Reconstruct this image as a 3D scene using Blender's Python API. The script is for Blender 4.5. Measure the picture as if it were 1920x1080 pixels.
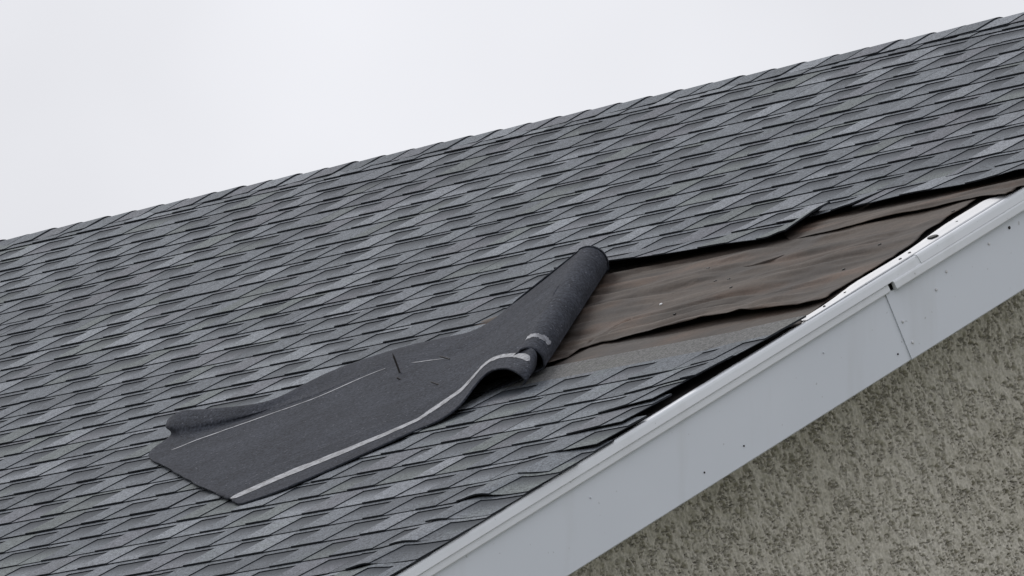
import bpy, math, random
import numpy as np
from mathutils import Matrix, Vector

scene = bpy.context.scene
for o in list(bpy.data.objects):
    bpy.data.objects.remove(o, do_unlink=True)
COL = scene.collection
rnd = random.Random(7)

# ------------------------------------------------------------------ camera
TH = 0.52079                       # roof pitch, close to 7 in 12
CT, ST = math.cos(TH), math.sin(TH)
H = 7.357                          # ridge height above the ground
CAM = (18.17397, -19.28564, H - 5.75748)
YAW, PITCH = 0.85879, 0.17525
cd = bpy.data.cameras.new('camera')
cd.sensor_width = 36.0
cd.lens = 332.0
cd.clip_end = 3000.0
cam = bpy.data.objects.new('camera', cd)
cam.location = CAM
cam.rotation_euler = (math.pi / 2 + PITCH, 0, YAW)
COL.objects.link(cam)
scene.camera = cam

# ------------------------------------------------------------------ overcast sky
SUN_EL, SUN_AZ = math.radians(42), math.radians(-78)   # azimuth from +Y, clockwise
world = bpy.data.worlds.new('World')
scene.world = world
world.use_nodes = True
wn, wl = world.node_tree.nodes, world.node_tree.links
wn.clear()
w_out = wn.new('ShaderNodeOutputWorld')
w_bg = wn.new('ShaderNodeBackground')
w_sky = wn.new('ShaderNodeTexSky')
w_sky.sky_type = 'NISHITA'
w_sky.sun_disc = False
w_sky.sun_elevation = SUN_EL
w_sky.sun_rotation = SUN_AZ
w_sky.dust_density = 4.0
w_tc = wn.new('ShaderNodeTexCoord')
w_sep = wn.new('ShaderNodeSeparateXYZ')
wl.new(w_tc.outputs['Generated'], w_sep.inputs[0])
# closed cloud cover: brighter overhead than at the horizon, as an overcast sky is
w_ramp = wn.new('ShaderNodeMapRange')
w_ramp.inputs['From Min'].default_value = 0.0
w_ramp.inputs['From Max'].default_value = 1.0
w_ramp.inputs['To Min'].default_value = 8.2
w_ramp.inputs['To Max'].default_value = 11.0
wl.new(w_sep.outputs['Z'], w_ramp.inputs['Value'])
w_noise = wn.new('ShaderNodeTexNoise')
w_noise.inputs['Scale'].default_value = 14.0
w_noise.inputs['Detail'].default_value = 3.0
w_noise.inputs['Roughness'].default_value = 0.45
wl.new(w_tc.outputs['Generated'], w_noise.inputs['Vector'])
w_nr = wn.new('ShaderNodeMapRange')
w_nr.inputs['From Min'].default_value = 0.3
w_nr.inputs['From Max'].default_value = 0.7
w_nr.inputs['To Min'].default_value = 0.88
w_nr.inputs['To Max'].default_value = 1.05
wl.new(w_noise.outputs['Fac'], w_nr.inputs['Value'])
w_mul = wn.new('ShaderNodeMath')
w_mul.operation = 'MULTIPLY'
wl.new(w_ramp.outputs[0], w_mul.inputs[0])
wl.new(w_nr.outputs[0], w_mul.inputs[1])
w_col = wn.new('ShaderNodeVectorMath')
w_col.operation = 'SCALE'
w_col.inputs[0].default_value = (0.968, 0.977, 1.03)
wl.new(w_mul.outputs[0], w_col.inputs['Scale'])
w_mix = wn.new('ShaderNodeMixRGB')
w_mix.inputs['Fac'].default_value = 0.96
wl.new(w_sky.outputs[0], w_mix.inputs['Color1'])
wl.new(w_col.outputs[0], w_mix.inputs['Color2'])
wl.new(w_mix.outputs[0], w_bg.inputs['Color'])
w_bg.inputs['Strength'].default_value = 0.1
wl.new(w_bg.outputs[0], w_out.inputs['Surface'])

sd = bpy.data.lights.new('sun', 'SUN')
sd.energy = 1.4
sd.angle = math.radians(22)
sd.color = (1.0, 0.97, 0.93)
sun = bpy.data.objects.new('sun', sd)
sdir = Vector((math.sin(SUN_AZ) * math.cos(SUN_EL), math.cos(SUN_AZ) * math.cos(SUN_EL), math.sin(SUN_EL)))
sun.rotation_euler = sdir.to_track_quat('Z', 'Y').to_euler()
sun.location = (-8, 4, 20)
COL.objects.link(sun)

vs = scene.view_settings
vs.view_transform = 'Standard'
vs.look = 'None'
vs.exposure = 0.0
vs.gamma = 1.0
vs.use_curve_mapping = False

# ------------------------------------------------------------------ helpers
def RP(x, d, n=0.0):
    """a point of the front roof slope: along the ridge x, down the slope d, above the plane n"""
    return (x, -d * CT - n * ST, H - d * ST + n * CT)

def RPa(a):
    a = np.asarray(a, float)
    return np.stack([a[..., 0], -a[..., 1] * CT - a[..., 2] * ST, H - a[..., 1] * ST + a[..., 2] * CT], -1)

BASE = Vector((-5.5, 0.0, 0.0))

def mesh_from(name, verts, faces, mats, mat_idx=None, smooth=False):
    me = bpy.data.meshes.new(name)
    me.from_pydata([tuple(v) for v in verts], [], faces)
    for m in mats:
        me.materials.append(m)
    if mat_idx is not None:
        me.polygons.foreach_set('material_index', mat_idx)
    if smooth:
        me.polygons.foreach_set('use_smooth', [True] * len(me.polygons))
    me.update()
    return me

def add(name, me, parent=None, top=False, label=None, kind=None):
    o = bpy.data.objects.new(name, me)
    COL.objects.link(o)
    if parent is not None:
        o.parent = parent
        if top:                      # the parent is the Empty at the thing's base
            o.matrix_parent_inverse = Matrix.Translation(-Vector(parent.location))
    if label:
        o['label'] = label
    if kind:
        o['kind'] = kind
    return o

def set_uv(me, uv):
    lay = me.uv_layers.new(name='UVMap')
    idx = np.empty(len(me.loops), dtype=np.int64)
    me.loops.foreach_get('vertex_index', idx)
    lay.data.foreach_set('uv', np.asarray(uv, dtype=np.float32)[idx].ravel())

def grid_faces(nr, nc):
    return [(i * nc + j, i * nc + j + 1, (i + 1) * nc + j + 1, (i + 1) * nc + j) for i in range(nr - 1) for j in range(nc - 1)]

def vnoise(x, y, seed=0):
    """smooth value noise on arrays, 0..1"""
    x = np.asarray(x, float); y = np.asarray(y, float)
    xi = np.floor(x).astype(np.int64); yi = np.floor(y).astype(np.int64)
    fx = x - xi; fy = y - yi
    fx = fx * fx * (3 - 2 * fx); fy = fy * fy * (3 - 2 * fy)
    def h(a, b):
        v = (a * 374761393 + b * 668265263 + seed * 1442695041) & 0xffffffff
        v = ((v ^ (v >> 13)) * 1274126177) & 0xffffffff
        v = v ^ (v >> 16)
        return (v & 0xffff) / 65535.0
    a = h(xi, yi); b = h(xi + 1, yi); c = h(xi, yi + 1); d = h(xi + 1, yi + 1)
    return (a * (1 - fx) + b * fx) * (1 - fy) + (c * (1 - fx) + d * fx) * fy

def fbm(x, y, seed=0, octv=4):
    s = 0; amp = 0.5; t = 0
    for k in range(octv):
        s = s + amp * vnoise(x * 2 ** k, y * 2 ** k, seed + k * 17); t += amp; amp *= 0.5
    return s / t

def sstep(a, b, x):
    t = np.clip((np.asarray(x, float) - a) / (b - a), 0, 1)
    return t * t * (3 - 2 * t)

def catmull(P, k):
    """resample a list of points (axis 0) k times per span"""
    P = np.asarray(P, float); n = len(P); out = []
    for i in range(n - 1):
        p0 = P[max(i - 1, 0)]; p1 = P[i]; p2 = P[i + 1]; p3 = P[min(i + 2, n - 1)]
        for s in range(k):
            t = s / k
            out.append(0.5 * ((2 * p1) + (-p0 + p2) * t + (2 * p0 - 5 * p1 + 4 * p2 - p3) * t * t + (-p0 + 3 * p1 - 3 * p2 + p3) * t ** 3))
    out.append(P[-1])
    return np.array(out)

# ------------------------------------------------------------------ materials
class NT:
    def __init__(s, name, rough=0.8, spec=0.3):
        s.m = bpy.data.materials.new(name); s.m.use_nodes = True
        s.n = s.m.node_tree.nodes; s.l = s.m.node_tree.links
        s.b = s.n['Principled BSDF']
        s.b.inputs['Roughness'].default_value = rough
        s.b.inputs['Specular IOR Level'].default_value = spec
    def node(s, t, **kw):
        x = s.n.new(t)
        for k, v in kw.items():
            if k in x.inputs: x.inputs[k].default_value = v
            else: setattr(x, k, v)
        return x
    def link(s, a, b): s.l.new(a, b)
    def noise(s, vec, scale, detail=2.0, rough=0.5):
        x = s.node('ShaderNodeTexNoise'); x.inputs['Scale'].default_value = scale
        x.inputs['Detail'].default_value = detail; x.inputs['Roughness'].default_value = rough
        if vec is not None: s.link(vec, x.inputs['Vector'])
        return x.outputs['Fac']
    def mr(s, v, a, b, c, d):
        x = s.node('ShaderNodeMapRange')
        for k, q in zip(('From Min', 'From Max', 'To Min', 'To Max'), (a, b, c, d)): x.inputs[k].default_value = q
        s.link(v, x.inputs['Value']); return x.outputs[0]
    def mix(s, f, a, b, mode='MIX'):
        x = s.node('ShaderNodeMixRGB'); x.blend_type = mode
        for sock, v in ((x.inputs['Fac'], f), (x.inputs['Color1'], a), (x.inputs['Color2'], b)):
            if isinstance(v, (int, float)): sock.default_value = v
            elif isinstance(v, tuple): sock.default_value = (*v, 1)
            else: s.link(v, sock)
        return x.outputs[0]
    def math(s, op, a, b=None):
        x = s.node('ShaderNodeMath'); x.operation = op
        for sock, v in ((x.inputs[0], a), (x.inputs[1], b)):
            if v is None: continue
            if isinstance(v, (int, float)): sock.default_value = v
            else: s.link(v, sock)
        return x.outputs[0]
    def scale(s, col, f):
        x = s.node('ShaderNodeVectorMath'); x.operation = 'SCALE'
        s.link(col, x.inputs[0]); s.link(f, x.inputs['Scale']); return x.outputs[0]
    def mapping(s, vec, sc, rot=(0, 0, 0)):
        x = s.node('ShaderNodeMapping'); x.inputs['Scale'].default_value = sc; x.inputs['Rotation'].default_value = rot
        s.link(vec, x.inputs['Vector']); return x.outputs[0]
    def bump(s, h, strength, dist):
        x = s.node('ShaderNodeBump'); x.inputs['Strength'].default_value = strength; x.inputs['Distance'].default_value = dist
        s.link(h, x.inputs['Height']); s.link(x.outputs[0], s.b.inputs['Normal'])
    def color(s, c):
        if isinstance(c, tuple): s.b.inputs['Base Color'].default_value = (*c, 1)
        else: s.link(c, s.b.inputs['Base Color'])

def mat_shingle():
    t = NT('shingle_granules', 0.9, 0.25)
    pos = t.node('ShaderNodeNewGeometry').outputs['Position']
    tint = t.node('ShaderNodeAttribute', attribute_name='tint').outputs['Color']
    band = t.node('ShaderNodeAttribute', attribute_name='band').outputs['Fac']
    oi = t.node('ShaderNodeObjectInfo').outputs['Random']
    base = t.scale(tint, t.mr(oi, 0, 1, 0.92, 1.08))
    # mineral granules: light and dark grains
    g1 = t.noise(pos, 230, 1.0, 0.6)
    g2 = t.noise(pos, 95, 2.0, 0.7)
    base = t.scale(base, t.mr(g1, 0.3, 0.7, 0.55, 1.45))
    base = t.scale(base, t.mr(g2, 0.3, 0.7, 0.55, 1.45))
    # broad weathering: faint lichen green and mauve blends
    w1 = t.noise(pos, 1.3, 3.0)
    w2 = t.noise(pos, 9.0, 2.0)
    base = t.mix(t.mr(w2, 0.56, 0.72, 0, 0.45), base, t.mix(1.0, base, (0.98, 1.02, 0.94), 'MULTIPLY'))
    base = t.mix(t.mr(w1, 0.45, 0.7, 0, 0.6), base, t.mix(1.0, base, (0.98, 0.96, 0.99), 'MULTIPLY'))
    base = t.scale(base, t.mr(w1, 0.3, 0.7, 1.08, 0.92))
    # the dark granule band that laminated shingles have along the top of every cutout
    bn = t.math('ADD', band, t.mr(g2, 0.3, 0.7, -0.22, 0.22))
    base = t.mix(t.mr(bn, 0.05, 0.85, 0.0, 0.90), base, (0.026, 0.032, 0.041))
    t.color(base)
    t.bump(t.mix(0.5, g1, g2), 0.5, 0.0015)
    return t.m

def mat_asphalt_edge():
    t = NT('asphalt_cut_edge', 0.85, 0.2)
    pos = t.node('ShaderNodeNewGeometry').outputs['Position']
    n = t.noise(pos, 60, 2)
    t.color(t.mix(n, (0.012, 0.014, 0.018), (0.036, 0.040, 0.048)))
    return t.m

def mat_underside():
    t = NT('sanded_asphalt_back', 0.95, 0.12)
    uv = t.node('ShaderNodeTexCoord').outputs['UV']
    pos = t.node('ShaderNodeNewGeometry').outputs['Position']
    streak = t.noise(t.mapping(uv, (3.0, 60.0, 1.0)), 1.0, 3, 0.6)
    fine = t.noise(pos, 125, 2, 0.7)
    big = t.noise(pos, 7, 3)
    c = t.mix(t.mr(streak, 0.3, 0.7, 0, 1), (0.030, 0.033, 0.042), (0.043, 0.047, 0.058))
    c = t.scale(c, t.mr(fine, 0.3, 0.7, 0.45, 1.55))
    c = t.scale(c, t.mr(big, 0.3, 0.7, 0.85, 1.15))
    # sand flecks and a few tar spots
    v = t.node('ShaderNodeTexVoronoi'); v.inputs['Scale'].default_value = 75
    t.link(pos, v.inputs['Vector'])
    f2 = t.noise(pos, 28, 2)
    fl = t.math('MULTIPLY', t.mr(v.outputs['Distance'], 0.10, 0.20, 1, 0), t.mr(f2, 0.50, 0.64, 0, 1))
    c = t.mix(t.math('MULTIPLY', fl, 0.8), c, (0.22, 0.23, 0.26))
    v2 = t.node('ShaderNodeTexVoronoi'); v2.inputs['Scale'].default_value = 33
    t.link(pos, v2.inputs['Vector'])
    f3 = t.noise(pos, 19, 2)
    ds = t.math('MULTIPLY', t.mr(v2.outputs['Distance'], 0.08, 0.16, 1, 0), t.mr(f3, 0.52, 0.6, 0, 1))
    c = t.mix(t.math('MULTIPLY', ds, 0.8), c, (0.012, 0.012, 0.014))
    t.color(c)
    t.bump(t.mix(0.6, fine, streak), 0.35, 0.002)
    return t.m

def mat_tape():
    t = NT('pale_release_tape', 0.7, 0.3)
    pos = t.node('ShaderNodeNewGeometry').outputs['Position']
    n = t.noise(pos, 45, 3, 0.65)
    c = t.mix(t.mr(n, 0.36, 0.62, 0, 1), (0.12, 0.125, 0.14), (0.28, 0.29, 0.32))
    c = t.mix(t.mr(t.noise(pos, 120, 1), 0.62, 0.7, 0, 0.7), c, (0.06, 0.06, 0.07))
    t.color(c)
    return t.m

def mat_felt():
    t = NT('weathered_brown_felt', 0.82, 0.25)
    tc = t.node('ShaderNodeTexCoord').outputs['UV']
    pos = t.node('ShaderNodeNewGeometry').outputs['Position']
    st = t.noise(t.mapping(tc, (2.6, 6.5, 1.0), (0, 0, 0.16)), 1.0, 4, 0.6)
    st2 = t.noise(t.mapping(tc, (1.6, 24.0, 1.0), (0, 0, 0.12)), 1.0, 3, 0.6)
    red = t.noise(t.mapping(tc, (3.0, 7.0, 1.0), (0, 0, 0.2)), 1.0, 3, 0.5)
    fine = t.noise(pos, 130, 2, 0.6)
    c = t.mix(t.mr(st, 0.3, 0.7, 0, 1), (0.027, 0.021, 0.018), (0.068, 0.051, 0.040))
    c = t.mix(t.mr(red, 0.52, 0.75, 0, 0.7), c, (0.100, 0.060, 0.041))
    c = t.mix(t.mr(t.noise(pos, 5.0, 2), 0.52, 0.7, 0, 0.5), c, (0.050, 0.046, 0.046))
    c = t.scale(c, t.mr(st2, 0.3, 0.7, 0.72, 1.25))
    c = t.scale(c, t.mr(fine, 0.3, 0.7, 0.80, 1.20))
    t.color(c)
    t.bump(t.mix(0.5, fine, st), 0.25, 0.002)
    return t.m

def mat_paint(name, c0, c1):
    t = NT(name, 0.45, 0.4)
    pos = t.node('ShaderNodeNewGeometry').outputs['Position']
    n = t.noise(pos, 2.2, 3)
    n2 = t.noise(t.mapping(pos, (9.0, 9.0, 1.4)), 1.0, 3, 0.6)
    c = t.mix(t.mr(n, 0.3, 0.7, 0, 1), c0, c1)
    c = t.mix(t.mr(n2, 0.55, 0.8, 0, 0.25), c, (0.40, 0.40, 0.38))
    sp = t.noise(pos, 55, 1)
    c = t.mix(t.mr(sp, 0.74, 0.8, 0, 0.4), c, (0.2, 0.19, 0.18))
    t.color(c)
    t.bump(n, 0.1, 0.01)
    return t.m

def mat_stucco(name='dashed_stucco', relief=False):
    t = NT(name, 0.95, 0.15)
    pos = t.node('ShaderNodeNewGeometry').outputs['Position']
    n1 = t.noise(pos, 3.0, 3)
    n2 = t.noise(pos, 120, 2, 0.6)
    n3 = t.noise(pos, 16, 3, 0.6)
    c = t.mix(t.mr(n1, 0.3, 0.7, 0, 1), (0.535, 0.508, 0.440), (0.615, 0.588, 0.520))
    c = t.mix(t.mr(n3, 0.5, 0.75, 0, 0.30), c, (0.44, 0.41, 0.335))
    c = t.scale(c, t.mr(n2, 0.3, 0.7, 0.78, 1.2))
    ag = t.noise(t.mapping(pos, (165.0, 165.0, 100.0), (0.25, 0, 0)), 1.0, 2, 0.6)   # dark mineral grains in the render
    c = t.mix(t.mr(ag, 0.64, 0.72, 0, 0.30), c, (0.15, 0.14, 0.11))
    t.color(c)
    if relief: t.bump(t.math('ADD', t.mr(t.noise(t.mapping(pos, (80.0, 80.0, 50.0)), 1.0, 2, 0.6), 0.35, 0.65, 0, 1), n2), 1.0, 0.012)
    else: t.bump(n2, 0.6, 0.003)
    return t.m

def mat_plain(name, c, rough=0.8, var=0.2, scale=8.0, metallic=0.0):
    t = NT(name, rough, 0.3)
    pos = t.node('ShaderNodeNewGeometry').outputs['Position']
    n = t.noise(pos, scale, 3, 0.6)
    lo = tuple(v * (1 - var) for v in c); hi = tuple(v * (1 + var) for v in c)
    t.color(t.mix(t.mr(n, 0.3, 0.7, 0, 1), lo, hi))
    t.b.inputs['Metallic'].default_value = metallic
    return t.m

M_SH = mat_shingle()
M_EDGE = mat_asphalt_edge()
M_BACK = mat_underside()
M_TAPE = mat_tape()
M_FELT = mat_felt()
M_FASC = mat_paint('fascia_paint', (0.625, 0.660, 0.715), (0.665, 0.700, 0.755))
M_DRIP = mat_paint('drip_edge_paint', (0.640, 0.665, 0.695), (0.690, 0.715, 0.745))
M_WHITE = mat_paint('clean_white_enamel', (0.41, 0.42, 0.44), (0.46, 0.47, 0.49))
M_STUCCO = mat_stucco()
M_STUCCO_FAR = mat_stucco('dashed_stucco_relief', True)
M_DECK = mat_plain('shade_darkened_deck_board', (0.014, 0.012, 0.011), 0.9, 0.4, 20)  # dark wood, colour deepened to near black to carry the shade in gaps
M_NAIL = mat_plain('rusty_nail_steel', (0.022, 0.019, 0.018), 0.6, 0.3, 60, 0.0)
M_NAILW = mat_plain('painted_nail_head', (0.62, 0.63, 0.65), 0.4, 0.1, 60)
M_DARK = mat_plain('black_tar', (0.012, 0.012, 0.012), 0.7, 0.3, 60)
M_GRASS = mat_plain('lawn_grass', (0.085, 0.088, 0.050), 0.95, 0.45, 1.5)
M_GLASS = mat_plain('window_glass', (0.03, 0.035, 0.04), 0.08, 0.1, 2)

# ------------------------------------------------------------------ ground
me = mesh_from('ground', [(-600, -600, 0), (600, -600, 0), (600, 600, 0), (-600, 600, 0)], [(0, 1, 2, 3)], [M_GRASS])
ground = add('ground', me, kind='structure')
ground['label'] = 'mown lawn around the house'

# ------------------------------------------------------------------ house
house = bpy.data.objects.new('house', None)
house.location = BASE
house['label'] = 'stucco gabled house with grey shingle roof torn open by wind'
house['category'] = 'house'
COL.objects.link(house)

EAVE = 5.45          # slope length, ridge to eave
XL, XR = -11.0, 0.0  # rake to rake
WX = -0.36           # face of the gable wall
WY = 4.35            # half depth of the walls
n_deck = -0.008
RD = 0.076                         # the slopes meet this far down from the reference line
RY, RZ = -RD * CT, H - RD * ST

def box_pts(x0, x1, d0, d1, n0, n1):
    P = [RP(x, d, n) for n in (n0, n1) for d in (d0, d1) for x in (x0, x1)]
    F = [(0, 1, 3, 2), (4, 6, 7, 5), (0, 4, 5, 1), (2, 3, 7, 6), (0, 2, 6, 4), (1, 5, 7, 3)]
    return P, F

# roof deck: one closed gable-shaped body of both slopes
def deck():
    V = []; F = []
    ya = EAVE * CT; za = H - EAVE * ST
    t = 0.10
    yb = 2 * RY + ya
    prof = [(-ya, za + n_deck / CT), (RY, RZ + n_deck / CT), (yb, za + n_deck / CT), (yb, za + n_deck / CT - t), (RY, RZ + n_deck / CT - t), (-ya, za + n_deck / CT - t)]
    for x in (XL + 0.004, XR - 0.004):
        for y, z in prof: V.append((x, y, z))
    for i in range(6):
        j = (i + 1) % 6
        F.append((i, j, 6 + j, 6 + i))
    F += [(0, 5, 4, 1), (1, 4, 3, 2), (6, 7, 10, 11), (7, 8, 9, 10)]
    return V, F
V, F = deck()
roof = add('roof', mesh_from('roof', V, F, [M_DECK]), house, True)

# walls (gable ends and long sides) as a closed shell
zt = lambda y: RZ - abs(y - RY) * ST / CT - 0.17
V = []; F = []
for x in (XL + 0.25, WX - 0.012):
    for y, z in ((-WY, 0), (-WY, zt(WY)), (0, zt(0)), (WY, zt(WY)), (WY, 0)): V.append((x, y, z))
F = [(0, 1, 2, 3, 4), (5, 9, 8, 7, 6), (0, 5, 6, 1), (4, 3, 8, 9)]
wall = add('wall', mesh_from('wall', V, F, [M_STUCCO_FAR]), house, True, label='rough tan grey stucco gable wall')

# the dashed stucco coat on the gable, with real relief
def stucco():
    dy, dc = 0.0027, 0.0085            # fine where the photograph looks closely, coarser around it
    ys = np.concatenate([np.arange(-WY + 0.003, -3.35, dc), np.arange(-3.35, -1.35, dy), np.arange(-1.35, -0.09, dc)])
    ks = np.concatenate([np.arange(0, 1.35, dy), np.arange(1.35, 3.3, dc)])
    Y, K = np.meshgrid(ys, ks)
    Z = H + Y * ST / CT - 0.10 - K
    a = Y + 0.25 * Z; b = Z
    n2 = fbm(a * 40 + 7, b * 30 + 3, 11, 3)
    n3 = vnoise(a * 240, b * 180, 29)
    n4 = fbm(a * 55 + 31, b * 40, 51, 2)
    n5 = vnoise(a * 165, b * 84, 71); n6 = vnoise(a * 140 + 9, b * 96 + 5, 93)
    rid = np.maximum(1 - np.abs(2 * n5 - 1), (1 - np.abs(2 * n6 - 1)) * sstep(0.35, 0.6, n2))
    mark = sstep(0.84, 0.97, rid) * sstep(0.34, 0.54, n4)          # short trowel pits
    X = WX + 0.014 * n2 + 0.0040 * n5 - 0.021 * mark + 0.0032 * (n3 - 0.5)
    V = np.stack([X, Y, Z], -1).reshape(-1, 3)
    nr, nc = Y.shape
    idx = np.arange(nr * nc).reshape(nr, nc)
    Fq = np.stack([idx[:-1, :-1], idx[1:, :-1], idx[1:, 1:], idx[:-1, 1:]], -1).reshape(-1, 4)
    me = bpy.data.meshes.new('stucco_coat')
    me.vertices.add(len(V)); me.vertices.foreach_set('co', V.astype(np.float32).ravel())
    me.loops.add(Fq.size); me.loops.foreach_set('vertex_index', Fq.astype(np.int32).ravel())
    me.polygons.add(len(Fq)); me.polygons.foreach_set('loop_start', np.arange(0, Fq.size, 4, dtype=np.int32))
    me.polygons.foreach_set('use_smooth', np.ones(len(Fq), dtype=bool))
    me.materials.append(M_STUCCO); me.update(); me.validate()
    return me
add('stucco_coat', stucco(), house, True, label='rough pitted stucco render under the sloping fascia')

# windows and a door on the long side that faces the lawn (out of the picture)
for k, xw in enumerate((-2.4, -5.5, -8.6)):
    z0 = 1.0
    def bx(x0, x1, y0, y1, z0, z1):
        P = [(x, y, z) for z in (z0, z1) for y in (y0, y1) for x in (x0, x1)]
        return P, [(0, 2, 3, 1), (4, 5, 7, 6), (0, 1, 5, 4), (2, 6, 7, 3), (0, 4, 6, 2), (1, 3, 7, 5)]
    P, Fq = bx(xw - 0.65, xw + 0.65, -WY - 0.04, -WY - 0.003, z0, z0 + 1.4)
    win = add('window', mesh_from('window', P, Fq, [M_FASC]), house, True)
    P, Fq = bx(xw - 0.56, xw + 0.56, -WY - 0.045, -WY - 0.0405, z0 + 0.09, z0 + 1.31)
    add('pane', mesh_from('pane', P, Fq, [M_GLASS]), win)

# ------------------------------------------------------------------ shingles
E_ = 0.143
D0 = 0.0976
T1, T2 = 0.0022, 0.0029      # the two laminations
S0, KT = 0.0080, 0.0385

TINTS = [((0.117, 0.130, 0.146), 40), ((0.136, 0.150, 0.167), 18), ((0.096, 0.107, 0.121), 17),
         ((0.172, 0.187, 0.206), 13), ((0.202, 0.217, 0.237), 5), ((0.117, 0.132, 0.135), 6), ((0.121, 0.128, 0.145), 10)]
TP = [t for t, w in TINTS for _ in range(w)]

class Build:
    def __init__(s): s.v = []; s.f = []; s.m = []; s.t = []; s.b = []
    def quad(s, pts, mat, tint=(0.1, 0.1, 0.1), band=(0, 0, 0, 0)):
        i = len(s.v); s.v += pts; s.f.append((i, i + 1, i + 2, i + 3)); s.m.append(mat); s.t.append(tint); s.b.append(band)
    def mesh(s, name):
        me = mesh_from(name, s.v, s.f, [M_SH, M_EDGE], s.m)
        a = me.attributes.new('tint', 'FLOAT_COLOR', 'FACE')
        a.data.foreach_set('color', np.array([(*t, 1.0) for t in s.t], dtype=np.float32).ravel())
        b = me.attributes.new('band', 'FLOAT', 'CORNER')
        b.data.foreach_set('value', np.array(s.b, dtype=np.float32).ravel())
        return me

def strip_build(L, r, dfm=None, head=0.20, B=None, step=None, slot_bias=0.0):
    """one laminated shingle of length L: a backing ply, a top ply cut into teeth; local x, u (up the slope), n"""
    if B is None: B = Build()
    if dfm is None: dfm = lambda x, u: 0.0
    nb = lambda u: max(S0 - KT * u, 0.0)
    P = lambda x, u, h: (x, u, nb(u) + h + dfm(x, u))
    def cut(x0, x1):
        if step is None: return [x0, x1]
        k = max(1, int(math.ceil((x1 - x0) / step)))
        return [x0 + (x1 - x0) * i / k for i in range(k + 1)]
    tri = lambda: r.choice(TP)
    # cut lines between teeth and slots
    xs = [0.0]; kinds = []
    k = r.random() < 0.5
    x = 0.0
    while x < L - 1e-6:
        w = r.uniform(0.088, 0.145) if k else r.uniform(0.100, 0.155)
        if x == 0.0: w *= r.uniform(0.35, 1.0)
        if x + w > L - 0.045: w = L - x
        kinds.append(k); x += w; xs.append(x); k = not k
    us = 0.124 + r.uniform(-0.003, 0.003)
    backc = tri()
    lean = 0.006
    def header(a, b, u0, hc):
        um = 0.150
        B.quad([P(a, u0, T1 + T2), P(b, u0, T1 + T2), P(b, um, T1 + T2), P(a, um, T1 + T2)], 0, hc)
        B.quad([P(a, um, T1 + T2), P(b, um, T1 + T2), P(b, head, T1 + T2), P(a, head, T1 + T2)], 0, (0.112, 0.112, 0.110) if head > 0.25 else hc)
    for i, tooth in enumerate(kinds):
        x0, x1 = xs[i], xs[i + 1]
        ut = us + r.uniform(-0.002, 0.002)
        u0 = r.uniform(-0.0015, 0.0015)
        l0 = 0 if i == 0 else lean * r.uniform(-0.3, 1.0)
        l1 = 0 if i == len(kinds) - 1 else lean * r.uniform(-0.3, 1.0)
        c = tri()
        hc = c if tooth else min(backc, c)
        if tooth:
            g0 = cut(x0, x1); n = len(g0) - 1
            bot = [x0 + l0 + (x1 - l1 - x0 - l0) * j / n for j in range(n + 1)]
            for j in range(n):
                a, b = g0[j], g0[j + 1]; p, q = bot[j], bot[j + 1]
                B.quad([P(p, u0, T1 + T2), P(q, u0, T1 + T2), P(b, us, T1 + T2), P(a, us, T1 + T2)], 0, c)
                B.quad([P(p, u0, T1 * 0.4), P(q, u0, T1 * 0.4), P(q, u0, T1 + T2), P(p, u0, T1 + T2)], 1)
            B.quad([P(bot[-1], u0, 0.0003), P(g0[-1], us, 0.0003), P(g0[-1], us, T1 + T2), P(bot[-1], u0, T1 + T2)], 1)
            B.quad([P(bot[0], u0, 0.0003), P(bot[0], u0, T1 + T2), P(g0[0], us, T1 + T2), P(g0[0], us, 0.0003)], 1)
            g = g0
            for j in range(len(g) - 1):
                header(g[j], g[j + 1], us, hc)
        else:
            g = cut(x0, x1)
            sc = min(backc, tri())
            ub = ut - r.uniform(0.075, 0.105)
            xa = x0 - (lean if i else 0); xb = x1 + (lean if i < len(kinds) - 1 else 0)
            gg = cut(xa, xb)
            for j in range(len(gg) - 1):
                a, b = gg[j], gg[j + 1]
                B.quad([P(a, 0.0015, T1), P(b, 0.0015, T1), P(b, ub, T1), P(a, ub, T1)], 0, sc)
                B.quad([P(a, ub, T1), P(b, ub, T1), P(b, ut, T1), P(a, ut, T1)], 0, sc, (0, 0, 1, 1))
                B.quad([P(a, 0.0015, 0), P(b, 0.0015, 0), P(b, 0.0015, T1), P(a, 0.0015, T1)], 1)
            for j in range(len(g) - 1):
                a, b = g[j], g[j + 1]
                B.quad([P(a, ut, T1), P(b, ut, T1), P(b, ut, T1 + T2), P(a, ut, T1 + T2)], 1)
                header(a, b, ut, hc)
    # underside and the two ends, all asphalt
    g = cut(0, L) if step is not None else [0, L]
    for j in range(len(g) - 1):
        a, b = g[j], g[j + 1]
        B.quad([P(a, 0.0016, 0), P(a, us, 0), P(b, us, 0), P(b, 0.0016, 0)], 1)
        B.quad([P(a, us, 0), P(a, head, 0), P(b, head, 0), P(b, us, 0)], 1)
        B.quad([P(a, head, 0), P(a, head, T1 + T2), P(b, head, T1 + T2), P(b, head, 0)], 1)
    for x, s in ((0.0, 1), (L, -1)):
        for ua, ub in ((0.0016, us), (us, head)):
            q = [P(x, ua, 0), P(x, ua, T1 + (T2 if ua >= us else 0)), P(x, ub, T1 + (T2 if ua >= us else 0)), P(x, ub, 0)]
            B.quad(q if s > 0 else q[::-1], 1)
    return B

VAR = [strip_build(0.998, random.Random(100 + i)).mesh('shingle') for i in range(14)]

U = Vector((0, CT, ST)); N = Vector((0, -ST, CT)); XV = Vector((1, 0, 0))
def roof_matrix(x, d, n=0.0, rx=0.0, rz=0.0):
    o = Vector(RP(x, d, n))
    R = Matrix((XV, U, N)).transposed()
    return Matrix.Translation(o) @ (R @ Matrix.Rotation(rz, 3, 'Z') @ Matrix.Rotation(rx, 3, 'X')).to_4x4()

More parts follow.
